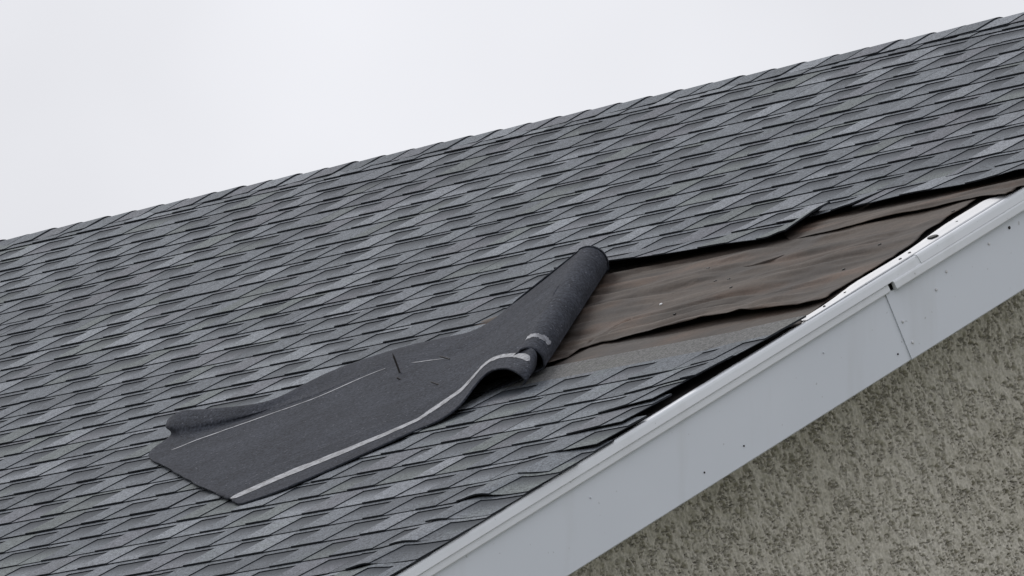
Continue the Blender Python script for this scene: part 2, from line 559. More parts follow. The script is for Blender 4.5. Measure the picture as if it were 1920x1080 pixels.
# where the photograph's frame reaches on the roof (to leave whole shingles outside it to the field)
_fw = Vector((-math.sin(YAW) * math.cos(PITCH), math.cos(YAW) * math.cos(PITCH), math.sin(PITCH)))
_rt = Vector((math.cos(YAW), math.sin(YAW), 0)); _up = _rt.cross(_fw)
def in_frame(p, m=0.012):
    q = Vector(p) - Vector(CAM); z = q.dot(_fw); k = 332.0 / 36.0
    return abs(q.dot(_rt) / z * k) < 0.5 + m and abs(q.dot(_up) / z * k) < 0.28125 + m

A0 = np.array((-1.108, 2.918)); A1 = np.array((-1.643, 2.151))   # fold line of the torn sheet
def fold_x(d):
    t = (d - A0[1]) / (A1[1] - A0[1])
    return float(A0[0] + (A1[0] - A0[0]) * t)

NROW = int((EAVE + 0.02 - D0) / E_)
field = Build()
def to_field(x, d, L, r, back=False):
    B = strip_build(L, r, head=min(0.20, d - RD - 0.02))
    for v in B.v: pass
    off = len(field.v)
    for (a, u, n) in B.v:
        p = RP(x + a, d - u, n)
        if back: p = (p[0], 2 * RY - p[1], p[2])
        field.v.append(p)
    field.f += [tuple(i + off for i in (f[::-1] if back else f)) for f in B.f]
    field.m += B.m; field.t += B.t; field.b += B.b

n_shingles = 0
def place(x, d, L, r, me=None, dfm=None, **kw):
    """a shingle whose left end is at x and butt at d"""
    global n_shingles
    vis = any(in_frame(RP(x + L * i / 12.0, d - w, 0.004)) for i in range(13) for w in (0.0, 0.07, 0.14))
    if not vis and dfm is None:
        to_field(x, d, L, r); return
    if d - 0.20 < RD: me = None; kw['head'] = d - RD - 0.02
    if me is None:
        me = strip_build(L, r, dfm, step=(0.03 if dfm else None), **kw).mesh('shingle')
    o = add('shingle', me, roof)
    lift = min(abs(r.gauss(0, 0.0008)), 0.0018) + (0.0012 if r.random() < 0.08 else 0)
    if dfm: lift = 0.0
    o.matrix_basis = roof_matrix(x, d + r.gauss(0, 0.0012), lift, -lift / 0.20, r.gauss(0, 0.0012))
    n_shingles += 1

def droop(row, xend):
    rr = random.Random(row * 31 + 5)
    amp = rr.uniform(0.003, 0.0065); w = rr.uniform(0.13, 0.22); ph = rr.uniform(0, 6.3); bump = rr.uniform(0.004, 0.011)
    def f(xw, u):
        t = float(sstep(-w, 0.0, xw))
        hump = bump * math.exp(-((xw + w) / 0.07) ** 2)
        return (hump - amp * t) * (1.0 - 0.45 * min(u / 0.2, 1)) + 0.0008 * math.sin(xw * 40 + ph) * (1 - t)
    return f

LIFT_END = {22: (0.010, -0.002), 23: (0.016, -0.016), 24: (0.017, -0.052), 25: (0.011, -0.036), 26: (0.005, 0.004)}

for row in range(1, NROW + 1):
    d = D0 + E_ * row
    r = random.Random(1000 + row * 13)
    xr = 0.014 + r.uniform(-0.004, 0.004)
    if row in LIFT_END: xr = LIFT_END[row][1]
    off = r.uniform(0.25, 0.95)
    if 15 <= row <= 21:
        xr = fold_x(min(max(d - 0.15, 2.0), 2.93)) - 0.04 - 0.01 * r.random()
        x = xr - off
        place(x, d, off, r)
    elif row == 14:
        # the torn lower edge of the sound roof: raised, its right corner bent up
        xr = -0.885
        def f14(x0):
            def f(a, u):
                xw = x0 + a
                e = 0.010 + 0.026 * (1 - float(sstep(-1.65, -1.20, xw))) + 0.006 * math.sin(xw * 9)
                c = 0.027 * float(sstep(-0.985, -0.885, xw))
                k = max(0.0, 1 - u / 0.2)
                return e * k + c * (0.45 + 0.55 * min(u / 0.143, 1))
            return f
        x = xr - 0.55; place(x, d, 0.55, r, dfm=f14(x))
        x2 = x - 0.42; place(x2 + 0.001, d, 0.418, r, dfm=f14(x2)); x = x2
    elif row == 13:
        def f13(x0):
            def f(a, u):
                xw = x0 + a
                k = max(0.0, 1 - u / 0.2)
                e = 0.009 + 0.011 * float(sstep(-0.35, 0.0, xw)) + 0.003 * math.sin(xw * 11 + 1)
                e = e * (0.45 + 0.55 * float(sstep(-0.92, -0.86, xw))) + 0.009 * float(sstep(-0.88, -0.755, xw)) * (1 if xw <= -0.7545 else 0)
                return e * k - 0.012 * float(sstep(-0.10, 0.01, xw))
            return f
        place(-0.750, d, 0.750 + xr, r, dfm=f13(-0.750))
        place(-1.25, d, 0.495, r, dfm=f13(-1.25))
        x = -1.25
    else:
        x = xr - off
        if row in LIFT_END:
            amp = LIFT_END[row][0]
            def fl(a, u, x0=x, amp=amp, xr=xr):
                xw = x0 + a
                return amp * float(sstep(-0.36, -0.02, xw)) * max(0.0, 1.0 - 0.35 * u / 0.3)
            place(x, d, off, r, dfm=fl, head=(0.288 if row == 22 else 0.20))
            if row == 22:
                place(x - 0.9 + 0.001, d, 0.898, r, head=0.288); x -= 0.9
        elif row > 0:
            fd = droop(row, xr)
            place(x, d, off, r, dfm=lambda a, u, x0=x, fd=fd: fd(x0 + a, u))
        else:
            place(x, d, off, r)
    while x > XL:
        L = 1.0
        if x - L < XL: L = x - XL
        if L < 0.12: break
        x -= L
        if L > 0.999: place(x, d, 0.998, r, me=VAR[r.randrange(len(VAR))])
        else: place(x, d, L - 0.001, r)
for row in range(1, NROW + 1):
    d = D0 + E_ * row; r = random.Random(9000 + row)
    x = XR + 0.01 - r.uniform(0.2, 0.95); to_field(x, d, XR + 0.01 - x, r, True)
    while x > XL + 0.3:
        L = min(1.0, x - XL); x -= L; to_field(x, d, L - 0.001, r, True)
add('shingle_field', field.mesh('shingle_field'), roof, kind='stuff', label='grey laminated shingles covering the rest of the roof')

# ------------------------------------------------------------------ ridge caps
def cap_mesh(r):
    L = 0.215
    half = 0.118; R = 0.050
    # section across the ridge: flat wings and a rounded bend
    sec = []
    tang = R * math.tan(TH)
    for s in (-1, 1):
        wing = [(half, 0.0), (0.5 * (half + tang), 0.0)]
        pts = [(-dd * CT, -dd * ST) for dd, _ in wing]
        if s < 0: sec += pts
        else: back = [(-y, z) for y, z in pts][::-1]
    cz = -R / CT
    arc = [(R * math.sin(a), cz + R * math.cos(a)) for a in np.linspace(-TH, TH, 7)]
    sec = sec + arc + back
    B = Build()
    th = 0.0046
    c = r.choice(TP)
    c = tuple(v * 1.04 for v in c)
    n = len(sec)
    nm = []
    for i in range(n):
        a = sec[max(i - 1, 0)]; b = sec[min(i + 1, n - 1)]
        ty, tz = b[0] - a[0], b[1] - a[1]; l = math.hypot(ty, tz); nm.append((-tz / l, ty / l))
    def P(i, x, h): return (x, sec[i][0] + nm[i][0] * h, sec[i][1] + nm[i][1] * h)
    lo, hi = 0.0100, 0.0160            # rises to the exposed right end
    for i in range(n - 1):
        B.quad([P(i, 0, lo), P(i, L, hi), P(i + 1, L, hi), P(i + 1, 0, lo)], 0, c)
        B.quad([P(i, 0, lo - th), P(i + 1, 0, lo - th), P(i + 1, L, hi - th), P(i, L, hi - th)], 1)
        B.quad([P(i, L, hi - th), P(i + 1, L, hi - th), P(i + 1, L, hi), P(i, L, hi)], 1)
    for i, s in ((0, 1), (n - 1, -1)):
        q = [P(i, 0, lo - th), P(i, L, hi - th), P(i, L, hi), P(i, 0, lo)]
        B.quad(q if s > 0 else q[::-1], 1)
    me = B.mesh('ridge_cap')
    return me
CAPS = [cap_mesh(random.Random(50 + i)) for i in range(7)]
x = XR + 0.012
k = 0
rc = random.Random(77)
while x > -8.6:
    o = add('ridge_cap', CAPS[rc.randrange(len(CAPS))], roof)
    o.location = (x - 0.215, RY + rc.gauss(0, 0.0012), RZ + rc.gauss(0, 0.0006) - 0.001 + 0.004 * float(sstep(-2.7, -1.8, x)))
    o.rotation_euler = (0, 0, rc.gauss(0, 0.003))
    x -= 0.1432; k += 1
x0 = x
B = Build()
for i in range(int((x0 - XL) / 0.1432)):
    me_ = CAPS[i % len(CAPS)]
    off = len(B.v)
    xx = x0 - 0.215 - i * 0.1432
    B.v += [(v.co.x + xx, v.co.y + RY, v.co.z + RZ) for v in me_.vertices]
    B.f += [tuple(j + off for j in p.vertices) for p in me_.polygons]
    B.m += [p.material_index for p in me_.polygons]
    B.t += [TINTS[0][0]] * len(me_.polygons); B.b += [(0, 0, 0, 0)] * len(me_.polygons)
add('ridge_cap_run', B.mesh('ridge_cap_run'), roof, kind='stuff')

# ------------------------------------------------------------------ underlayment felt
def poly_interp(tab, xq):
    t = np.array(sorted(tab)); return np.interp(xq, t[:, 0], t[:, 1]), np.interp(xq, t[:, 0], t[:, 2])

LINE_A = [(-1.35, 3.00, 0.0), (-1.10, 2.995, 0.0), (-1.065, 2.955, 0.001), (-1.050, 2.885, 0.002), (-1.036, 2.810, 0.003), (-0.984, 2.797, 0.002), (-0.901, 2.809, 0.002), (-0.837, 2.806, 0.004), (-0.725, 2.812, 0.004), (-0.617, 2.806, 0.008), (-0.549, 2.806, 0.013), (-0.483, 2.808, 0.010), (-0.415, 2.812, 0.012), (-0.318, 2.823, 0.014), (-0.226, 2.829, 0.015), (-0.143, 2.828, 0.014), (-0.06, 2.805, 0.012)]
LINE_B = [(-1.9, 1.97, 0.0), (-1.02, 1.98, 0.0), (-0.95, 2.05, 0.0), (-0.875, 2.106, 0.002), (-0.819, 2.120, 0.004), (-0.742, 2.118, 0.006), (-0.668, 2.116, 0.008), (-0.613, 2.103, 0.007), (-0.537, 2.094, 0.008), (-0.456, 2.087, 0.006), (-0.371, 2.089, 0.008), (-0.29, 2.082, 0.006), (-0.232, 2.077, 0.006), (-0.145, 2.080, 0.005), (-0.06, 2.098, 0.004), (0.02, 2.125, 0.003)]
# right edge of the middle sheet, x for d
EDGE_R = [(2.05, -0.150), (2.107, -0.145), (2.135, -0.136), (2.229, -0.132), (2.31, -0.124), (2.38, -0.096), (2.457, -0.092), (2.52, -0.080), (2.588, -0.078), (2.648, -0.092), (2.715, -0.086), (2.759, -0.080), (2.80, -0.066), (2.84, -0.058)]

def felt(name, x0, x1, top, bot, right=None, seed=0, base=-0.0045, amp=0.0042, rip=0.0):
    nx, nd = 190, 90
    s = np.linspace(0, 1, nx); t = np.linspace(0, 1, nd)
    V = []; UV = []
    for tt in t:
        for ss in s: V.append((ss, tt))
    V = np.array(V); S = V[:, 0]; T_ = V[:, 1]
    X = x0 + (x1 - x0) * S
    bd, bn = bot(X); td = top(X)
    Dd = td + (bd - td) * T_
    if right is not None:
        rx = np.interp(Dd, [a for a, b in right], [b for a, b in right])
        rx = rx + 0.006 * (fbm(Dd * 18, Dd * 0 + 3, 5, 2) - 0.5)
        X = x0 + (rx - x0) * S
        bd, bn = bot(X); td = top(X); Dd = td + (bd - td) * T_
    # wrinkles running along the courses, slightly aslant
    A = Dd + 0.10 * X
    warp = 0.11 * fbm(X * 3.0, A * 4.0, seed + 2, 3)
    w = fbm(X * 1.5 + 3, (A + warp) * 10.0, seed, 3) - 0.5
    w2 = fbm(X * 2.4, (A + warp) * 26.0, seed + 9, 2) - 0.5
    big = fbm(X * 2.4, A * 5.0, seed + 21, 2) - 0.5
    n = base + amp * (2.6 * np.abs(w) * 1.6 + 0.9 * w2 + 1.3 * big)
    k_ = sstep(1.93, 2.02, Dd) if seed == 77 else (sstep(2.06, 2.16, Dd) if seed == 41 else 1.0)
    n = (-0.0052 if seed != 41 else -0.0062) * (1 - k_) + n * k_
    if right is not None: n = base + (n - base) * (1 - 0.75 * sstep(0.86, 1.0, S))
    n = np.maximum(n, n_deck + 0.0015)
    if right is not None and not rip: n = n + 0.007 * sstep(0.90, 1.0, S)
    n = n + 0.55 * bn * sstep(0.78, 1.0, T_) * (0.85 + 0.3 * vnoise(X * 25, X * 0, seed))
    n = n + 0.001 * vnoise(X * 60, A * 60, seed + 4)
    Dd = Dd + (T_ > 0.999) * 0.003 * (fbm(X * 40, X * 0 + 1, seed + 8, 3) - 0.5)
    me = mesh_from(name, RPa(np.stack([X, Dd, n], -1)), grid_faces(nd, nx), [M_FELT], None, True)
    set_uv(me, np.stack([X, Dd], -1))
    return me

lowd = lambda X: (np.full_like(X, 2.99), np.zeros_like(X))
f3 = add('felt_sheet', felt('felt_sheet', -1.6, -0.012, lambda X: np.full_like(X, 2.62), lowd, [(2.6, -0.07), (2.80, -0.075), (2.88, -0.055), (2.94, -0.045), (2.97, -0.012), (3.0, -0.010)], 3, -0.0062, 0.0012, rip=1), roof, label='lowest strip of brown felt above the grey course')
f2 = add('felt_sheet', felt('felt_sheet', -1.95, -0.06, lambda X: np.full_like(X, 2.02), lambda X: poly_interp(LINE_A, X), EDGE_R, 41, -0.0065, 0.0150), roof, label='wide wrinkled brown felt sheet with torn right edge')
f1 = add('felt_sheet', felt('felt_sheet', -1.95, 0.012, lambda X: np.full_like(X, 1.70), lambda X: poly_interp(LINE_B, X), None, 77, -0.0005, 0.0085), roof, label='upper brown felt strip under the torn shingle edge')
for o in (f1, f2, f3):
    sm = o.modifiers.new('thickness', 'SOLIDIFY'); sm.thickness = 0.0014; sm.offset = -1

# a slit and loose nail heads in the felt
def disc(name, c, rx, rd, mat, h=0.0015, seg=9, seed=0, parent=None):
    r_ = random.Random(seed)
    V = []; Fq = []
    for lay in (0, 1):
        for i in range(seg):
            a = 2 * math.pi * i / seg; k = r_.uniform(0.8, 1.15) if lay == 0 else k_[i]
            if lay == 0:
                if i == 0: k_ = []
                k_.append(k)
            V.append(RP(c[0] + rx * k * math.cos(a) * (1 if lay == 0 else 0.8), c[1] + rd * k * math.sin(a) * (1 if lay == 0 else 0.8), c[2] + h * lay))
    for i in range(seg): Fq.append((i, (i + 1) % seg, seg + (i + 1) % seg, seg + i))
    Fq.append(tuple(range(seg, 2 * seg)))
    return add(name, mesh_from(name, V, Fq, [mat]), parent or roof)
bpy.context.view_layer.update()
dg = bpy.context.evaluated_depsgraph_get()
def felt_n(o, x, d):
    """height of a felt sheet above the roof plane"""
    org = Vector(RP(x, d, 0.2)); e = o.evaluated_get(dg)
    ok, loc, nor, idx = e.ray_cast(org, -N, distance=0.5)
    return 0.2 - (org - loc).length if ok else 0.0
for i, (fx, fd, big_) in enumerate([(-1.07, 2.254, 1.2), (-0.928, 2.375, 1), (-0.862, 2.385, 1), (-0.709, 2.527, 1), (-0.276, 2.514, 1), (-0.258, 2.372, 0.9), (-0.155, 2.169, 1.1), (-1.002, 2.527, 1.0), (-0.81, 2.665, 0.9)]):
    disc('nail', (fx, fd, felt_n(f2, fx, fd) - 0.0005), 0.0050 * big_, 0.0060 * big_, M_NAILW if i == 7 else M_DARK, 0.003, 9, i)
sl = [(-0.907, 2.272), (-0.85, 2.284), (-0.79, 2.289), (-0.762, 2.284), (-0.742, 2.266)]
sp = catmull(sl, 6); Vv = []; Fq = []
for i, (a, b) in enumerate(sp):
    t = i / (len(sp) - 1); w = 0.010 * math.sin(math.pi * min(1, t * 0.9 + 0.06)) + 0.001
    h = felt_n(f2, a, b)
    Vv += [RP(a, b - 0.004, h + 0.0004), RP(a, b + w, h + 0.0045 * math.sin(math.pi * t) + 0.0012), RP(a, b + w + 0.0015, h - 0.001)]
for i in range(len(sp) - 1):
    for j in range(2): Fq.append((i * 3 + j, i * 3 + j + 1, i * 3 + 3 + j + 1, i * 3 + 3 + j))
add('felt_tear', mesh_from('felt_tear', Vv, Fq, [M_FELT], None, True), roof, label='small raised slit in the brown felt')

# ------------------------------------------------------------------ rake: drip edge, trim, fascia, soffit
def extrude(prof, d0, d1, closed=False, k=1, wob=0.0, seed=0):
    V = []; Fq = []
    ds = np.linspace(d0, d1, k + 1)
    m = len(prof)
    for i, dd in enumerate(ds):
        w = wob * (vnoise(np.array([dd * 1.7]), np.array([seed * 3.1]))[0] - 0.5)
        for px, pn in prof: V.append(RP(px + w, dd, pn + w * 0.4))
    for i in range(k):
        for j in range(m - (0 if closed else 1)):
            a = i * m + j; b = i * m + (j + 1) % m
            Fq.append((a, b, b + m, a + m))
    if closed:
        Fq.append(tuple(range(m))[::-1]); Fq.append(tuple(range(k * m, k * m + m)))
    return V, Fq
def off(prof, dx, dn): return [(a + dx, b + dn) for a, b in prof]

DR = [(-0.030, -0.0065), (0.000, -0.0030), (0.0045, -0.0035), (0.0085, -0.0065), (0.0110, -0.0120), (0.0150, -0.0290), (0.0150, -0.0310), (0.0120, -0.0312), (0.0090, -0.029), (0.0060, -0.0120), (-0.002, -0.0085), (-0.030, -0.0085)]
TR = [(-0.002, -0.026), (0.0085, -0.0285), (0.0105, -0.0330), (0.0120, -0.0500), (0.0105, -0.0530), (0.0030, -0.0535), (-0.002, -0.050)]
def rake_piece(name, prof, d0, d1, mat, wob=0.0, seed=0, label=None, bevel=0.0008):
    V, Fq = extrude(prof, d0, d1, True, 14, wob, seed)
    me = mesh_from(name, V, Fq, [mat])
    o = add(name, me, house, True, label=label)
    b = o.modifiers.new('edge', 'BEVEL'); b.width = bevel; b.segments = 2; b.limit_method = 'ANGLE'
    return o
drip_low = rake_piece('drip_edge', DR, 2.500, EAVE, M_DRIP, 0.002, 1, 'lower length of pale metal drip edge along the rake')
drip_up = rake_piece('drip_edge', off(DR, 0.0022, 0.0012), 0.02, 2.512, M_DRIP, 0.001, 2, 'upper length of drip edge lapped over the lower one')
rake_piece('trim_strip', TR, 2.650, EAVE, M_DRIP, 0.001, 3, 'lower grey trim strip below the drip edge')
rake_piece('trim_strip', off(TR, 0.0085, -0.0018), 0.02, 2.634, M_DRIP, 0.001, 4, 'upper trim strip standing proud with a dark gap at its end')

# the bright top flange of the drip edge, laid bare where the roofing is gone
FL_IN = [(2.960, -0.020), (2.940, -0.036), (2.858, -0.039), (2.756, -0.050), (2.702, -0.057), (2.588, -0.058), (2.474, -0.061), (2.40, -0.066), (2.31, -0.078), (2.22, -0.086), (2.150, -0.088), (2.11, -0.086), (2.095, -0.05), (2.088, -0.01)]
Vv = []; Fq = []
fp = catmull([(a, b) for a, b in FL_IN], 5)
for i, (dd, xx) in enumerate(fp):
    jag = 0.002 * (vnoise(np.array([dd * 90]), np.array([2.0]))[0] - 0.5)
    for s_ in range(5):
        t = s_ / 4
        a = 0.0015 + (xx + jag - 0.0015) * t
        Vv.append(RP(a, dd, -0.0022 + 0.0035 * t * t * min(1, abs(xx) / 0.06) + 0.0012 * math.sin(dd * 17)*t))
for i in range(len(fp) - 1):
    for j in range(4): Fq.append((i * 5 + j, i * 5 + j + 1, i * 5 + 6 + j, i * 5 + 5 + j))
fl = add('flange', mesh_from('flange', Vv, Fq, [M_WHITE], None, True), drip_up, label='bright white bared top flange of the drip edge')
sm = fl.modifiers.new('thickness', 'SOLIDIFY'); sm.thickness = 0.0012; sm.offset = -1
disc('tar_blob', (-0.040, 2.385, 0.0006), 0.021, 0.016, M_DARK, 0.004, 11, 4, drip_up)
for i, (fx, fd) in enumerate([(-0.030, 2.535), (-0.034, 2.765), (-0.05, 2.27), (-0.026, 2.86), (-0.035, 2.49)]):
    disc('nail', (fx, fd, -0.0012), 0.0042, 0.0048, M_NAIL, 0.003, 8, 20 + i, drip_up)

# fascia boards, upper one lapped over the lower one
def fascia(d0, d1, x, label, cut=0.0, n0=-0.038):
    V = []; ks = 10
    n1 = -0.2465
    Fq = []
    for i in range(ks + 1):
        dd = d0 + (d1 - d0) * i / ks
        for (px, pn) in ((x - 0.02, n0), (x, n0), (x, n0 - 0.004), (x, n1 + 0.003), (x - 0.003, n1), (x - 0.02, n1)):
            w = 0.0016 * (vnoise(np.array([dd * 2.1]), np.array([pn * 9 + x * 50]))[0] - 0.5)
            V.append(RP(px + w, dd + (cut * (pn - n0) if i == ks else 0), pn))
    m = 6
    for i in range(ks):
        for j in range(m):
            a = i * m + j; b = i * m + (j + 1) % m
            Fq.append((a, b, b + m, a + m))
    Fq.append(tuple(range(m))[::-1]); Fq.append(tuple(range(ks * m, ks * m + m)))
    me = mesh_from('fascia_board', V, Fq, [M_FASC])
    return add('fascia_board', me, house, True, label=label)
fas_low = fascia(2.655, EAVE, 0.0005, 'lower painted fascia board below the lap joint')
fas_up = fascia(0.02, 2.6645, 0.0042, 'upper painted fascia board lapped over the lower one', n0=-0.0535)
# the upper trim's dark open end above the joint
def gable_nail(d, n, parent, x, mat, rad=0.0045):
    V = []; Fq = []; seg = 10
    c = Vector(RP(x, d, n)); a_ = Vector((0, -CT, -ST)); b_ = N
    for lay, (h, k) in enumerate(((0, 1.0), (0.0016, 1.0), (0.0028, 0.6))):
        for i in range(seg):
            a = 2 * math.pi * i / seg
            V.append(c + (a_ * math.cos(a) + b_ * math.sin(a)) * rad * k + XV * h)
    for lay in range(2):
        for i in range(seg):
            j = (i + 1) % seg
            Fq.append((lay * seg + i, lay * seg + j, lay * seg + seg + j, lay * seg + seg + i))
    Fq.append(tuple(range(2 * seg, 3 * seg)))
    return add('nail', mesh_from('nail', V, Fq, [mat]), parent)
for d_, n_, mt in [(2.487, -0.116, M_NAILW), (2.427, -0.088, M_NAILW), (2.645, -0.142, M_NAILW), (2.242, -0.085, M_NAILW), (2.149, -0.077, M_NAIL), (2.640, -0.205, M_NAILW)]:
    gable_nail(d_, n_, fas_up, 0.0042, mt)
for d_, n_ in [(3.503, -0.205), (3.339, -0.201), (2.703, -0.212), (3.9, -0.10), (2.95, -0.1)]:
    gable_nail(d_, n_, fas_low, 0.0008, M_NAIL if n_ < -0.15 else M_FASC, 0.0026)

# soffit under the rake, fascia on the other edges, eave gutters of the simplest kind
V, Fq = extrude([(-0.42, -0.205), (-0.012, -0.205), (-0.012, -0.215), (-0.42, -0.215)], 0.05, EAVE, True, 1)
add('soffit', mesh_from('soffit', V, Fq, [M_FASC]), house, True)
for s in (-1, 1):
    y = s * EAVE * CT + (2 * RY if s > 0 else 0); z = H - EAVE * ST - 0.02
    y0, y1 = sorted((y + s * 0.003, y + s * 0.026))
    P = [(xx, yy, zz) for zz in (z - 0.2, z) for yy in (y0, y1) for xx in (XL, XR - 0.03)]
    add('eave_board', mesh_from('eave_board', P, [(0, 2, 3, 1), (4, 5, 7, 6), (0, 1, 5, 4), (2, 6, 7, 3), (0, 4, 6, 2), (1, 3, 7, 5)], [M_FASC]), house, True)
for xx, dxx in ((XR, -1), (XL, 1)):
    for back in ((True,) if xx == XR else (False, True)):
        V, Fq = extrude([(xx, -0.004), (xx + 0.02 * -dxx * -1, -0.004), (xx + 0.02 * dxx, -0.246), (xx, -0.246)], 0.02, EAVE, True, 1)
        if back: V = [(a, 2 * RY - b, c) for a, b, c in V]; Fq = [f[::-1] for f in Fq]
        add('fascia_board', mesh_from('fascia_board', V, Fq, [M_FASC]), house, True)

# ------------------------------------------------------------------ the torn sheet, folded back with its underside up
SHEET = [
[(-1.617, 3.711, 0.01), (-1.871, 3.571, 0.012), (-2.232, 3.357, 0.012), (-2.59, 3.137, 0.012), (-2.658, 2.981, 0.014), (-2.695, 2.956, 0.04), (-2.708, 2.914, 0.055)],
[(-1.612, 3.694, 0.01), (-1.888, 3.522, 0.012), (-2.178, 3.34, 0.014), (-2.49, 3.134, 0.013), (-2.548, 3.029, 0.016), (-2.626, 2.981, 0.05), (-2.645, 2.91, 0.065)],
[(-1.601, 3.672, 0.01), (-1.852, 3.501, 0.014), (-2.144, 3.283, 0.014), (-2.419, 3.072, 0.013), (-2.466, 3.005, 0.016), (-2.486, 2.981, 0.04), (-2.516, 2.911, 0.055)],
[(-1.568, 3.606, 0.01), (-1.783, 3.418, 0.014), (-2.024, 3.207, 0.014), (-2.275, 2.984, 0.013), (-2.309, 2.939, 0.016), (-2.3, 2.928, 0.025), (-2.315, 2.87, 0.035)],
[(-1.501, 3.528, 0.01), (-1.683, 3.338, 0.014), (-1.894, 3.109, 0.014), (-2.108, 2.873, 0.013), (-2.139, 2.832, 0.016), (-2.183, 2.774, 0.02), (-2.294, 2.647, 0.018)],
[(-1.379, 3.412, 0.01), (-1.556, 3.211, 0.014), (-1.77, 2.961, 0.014), (-1.982, 2.711, 0.013), (-2.02, 2.667, 0.014), (-2.073, 2.605, 0.014), (-2.155, 2.512, 0.01)],
[(-1.268, 3.289, 0.01), (-1.412, 3.145, 0.014), (-1.633, 2.91, 0.014), (-1.804, 2.714, 0.013), (-1.831, 2.674, 0.014), (-1.879, 2.613, 0.014), (-1.979, 2.495, 0.01)],
[(-1.271, 3.147, 0.012), (-1.379, 3.012, 0.016), (-1.531, 2.839, 0.018), (-1.627, 2.73, 0.02), (-1.673, 2.666, 0.02), (-1.723, 2.6, 0.018), (-1.813, 2.481, 0.014)],
]
FRONT = [
[(-1.489, 3.779, 0.008), (-1.55, 3.748, 0.01), (-1.626, 3.706, 0.012), (-1.722, 3.654, 0.014)],
[(-1.374, 3.704, 0.008), (-1.453, 3.632, 0.01), (-1.533, 3.562, 0.013), (-1.619, 3.489, 0.016)],
[(-1.258, 3.533, 0.008), (-1.32, 3.473, 0.01), (-1.379, 3.419, 0.013), (-1.465, 3.335, 0.016)],
[(-1.17, 3.38, 0.008), (-1.227, 3.327, 0.01), (-1.272, 3.284, 0.013), (-1.361, 3.193, 0.017)],
[(-1.122, 3.344, 0.01), (-1.211, 3.268, 0.012), (-1.271, 3.216, 0.015), (-1.34, 3.142, 0.019)],
[(-1.096, 3.301, 0.016), (-1.197, 3.216, 0.018), (-1.259, 3.165, 0.02), (-1.336, 3.081, 0.024)],
[(-1.096, 3.249, 0.03), (-1.182, 3.165, 0.032), (-1.242, 3.107, 0.034), (-1.301, 3.037, 0.037)],
[(-1.1, 3.191, 0.048), (-1.17, 3.118, 0.05), (-1.229, 3.056, 0.05), (-1.275, 2.993, 0.053)],
[(-1.1, 3.139, 0.062), (-1.167, 3.067, 0.064), (-1.221, 3.009, 0.064), (-1.25, 2.959, 0.067)],
[(-1.066, 3.124, 0.07), (-1.129, 3.053, 0.072), (-1.177, 2.998, 0.074), (-1.204, 2.95, 0.076)],
[(-0.983, 3.147, 0.072), (-1.051, 3.069, 0.076), (-1.098, 3.014, 0.078), (-1.12, 2.972, 0.082)],
[(-0.924, 3.17, 0.058), (-0.942, 3.119, 0.07), (-0.994, 3.051, 0.078), (-1.015, 3.017, 0.082)],
[(-0.899, 3.177, 0.034), (-0.903, 3.14, 0.05), (-0.958, 3.069, 0.06), (-0.978, 3.036, 0.066)],
[(-0.939, 3.156, 0.014), (-0.952, 3.112, 0.022), (-0.976, 3.068, 0.03), (-1.006, 3.027, 0.034)],
]
ZUP = 0.010                              # the sheet lies on top of the shingle courses
axis = (A1 - A0) / np.linalg.norm(A1 - A0)
perp = np.array((-axis[1], axis[0]))
if perp[0] < 0: perp = -perp
RR = 0.046
W = [-0.15, 0.0, 0.2, 0.45, 0.65, 0.85, 1.0]
def tube(w, ang):
    r = 0.044 + 0.007 * max(w, 0)
    c = A0 + (A1 - A0) * w
    q = c + perp * r * math.cos(ang)
    return (q[0], q[1], r + r * math.sin(ang) + 0.004)
cols = [[(x, d, n + (ZUP if n < 0.02 else ZUP * 0.5)) for x, d, n in c] for c in SHEET]
# a hidden back row that closes the raised upper edge down to the roof
last = []
t150 = [tube(w, math.radians(150)) for w in W]
mid = [tuple(0.55 * a + 0.45 * b for a, b in zip(p, q)) for p, q in zip(cols[-1], t150)]
mid = [(x, d, max(n, 0.036)) for x, d, n in mid]
cols.append(mid)
angs = [128, 100, 75, 50, 25, 0, -22, -42]
for a in angs: cols.append([tube(w, math.radians(a)) for w in W])
for sft, hh in ((0.01, 0.010), (0.06, 0.003), (0.16, 0.002)):
    cols.append([tuple(np.array(tube(w, math.radians(-90))) + np.array((-perp[0] * sft, -perp[1] * sft, hh))) for w in W])
for i, c in enumerate(cols):
    x, d, n = c[-1]
    if i < 8: c.append((x - 0.010, d - 0.012, max(0.006, n - 0.03)))
    else: c.append(tuple(np.array(c[-1]) + 0.12 * (np.array(c[-1]) - np.array(c[-2])) * 0.2))
G = np.array(cols)                                   # (cols, rows, 3)
def resample(G, kc, kr):
    A = catmull(G, kc)
    return np.swapaxes(catmull(np.swapaxes(A, 0, 1), kr), 0, 1)
def sheet_normals(P):
    du = np.gradient(P, axis=0); dv = np.gradient(P, axis=1)
    n = np.cross(du, dv); n /= np.linalg.norm(n, axis=-1, keepdims=True) + 1e-9
    return n
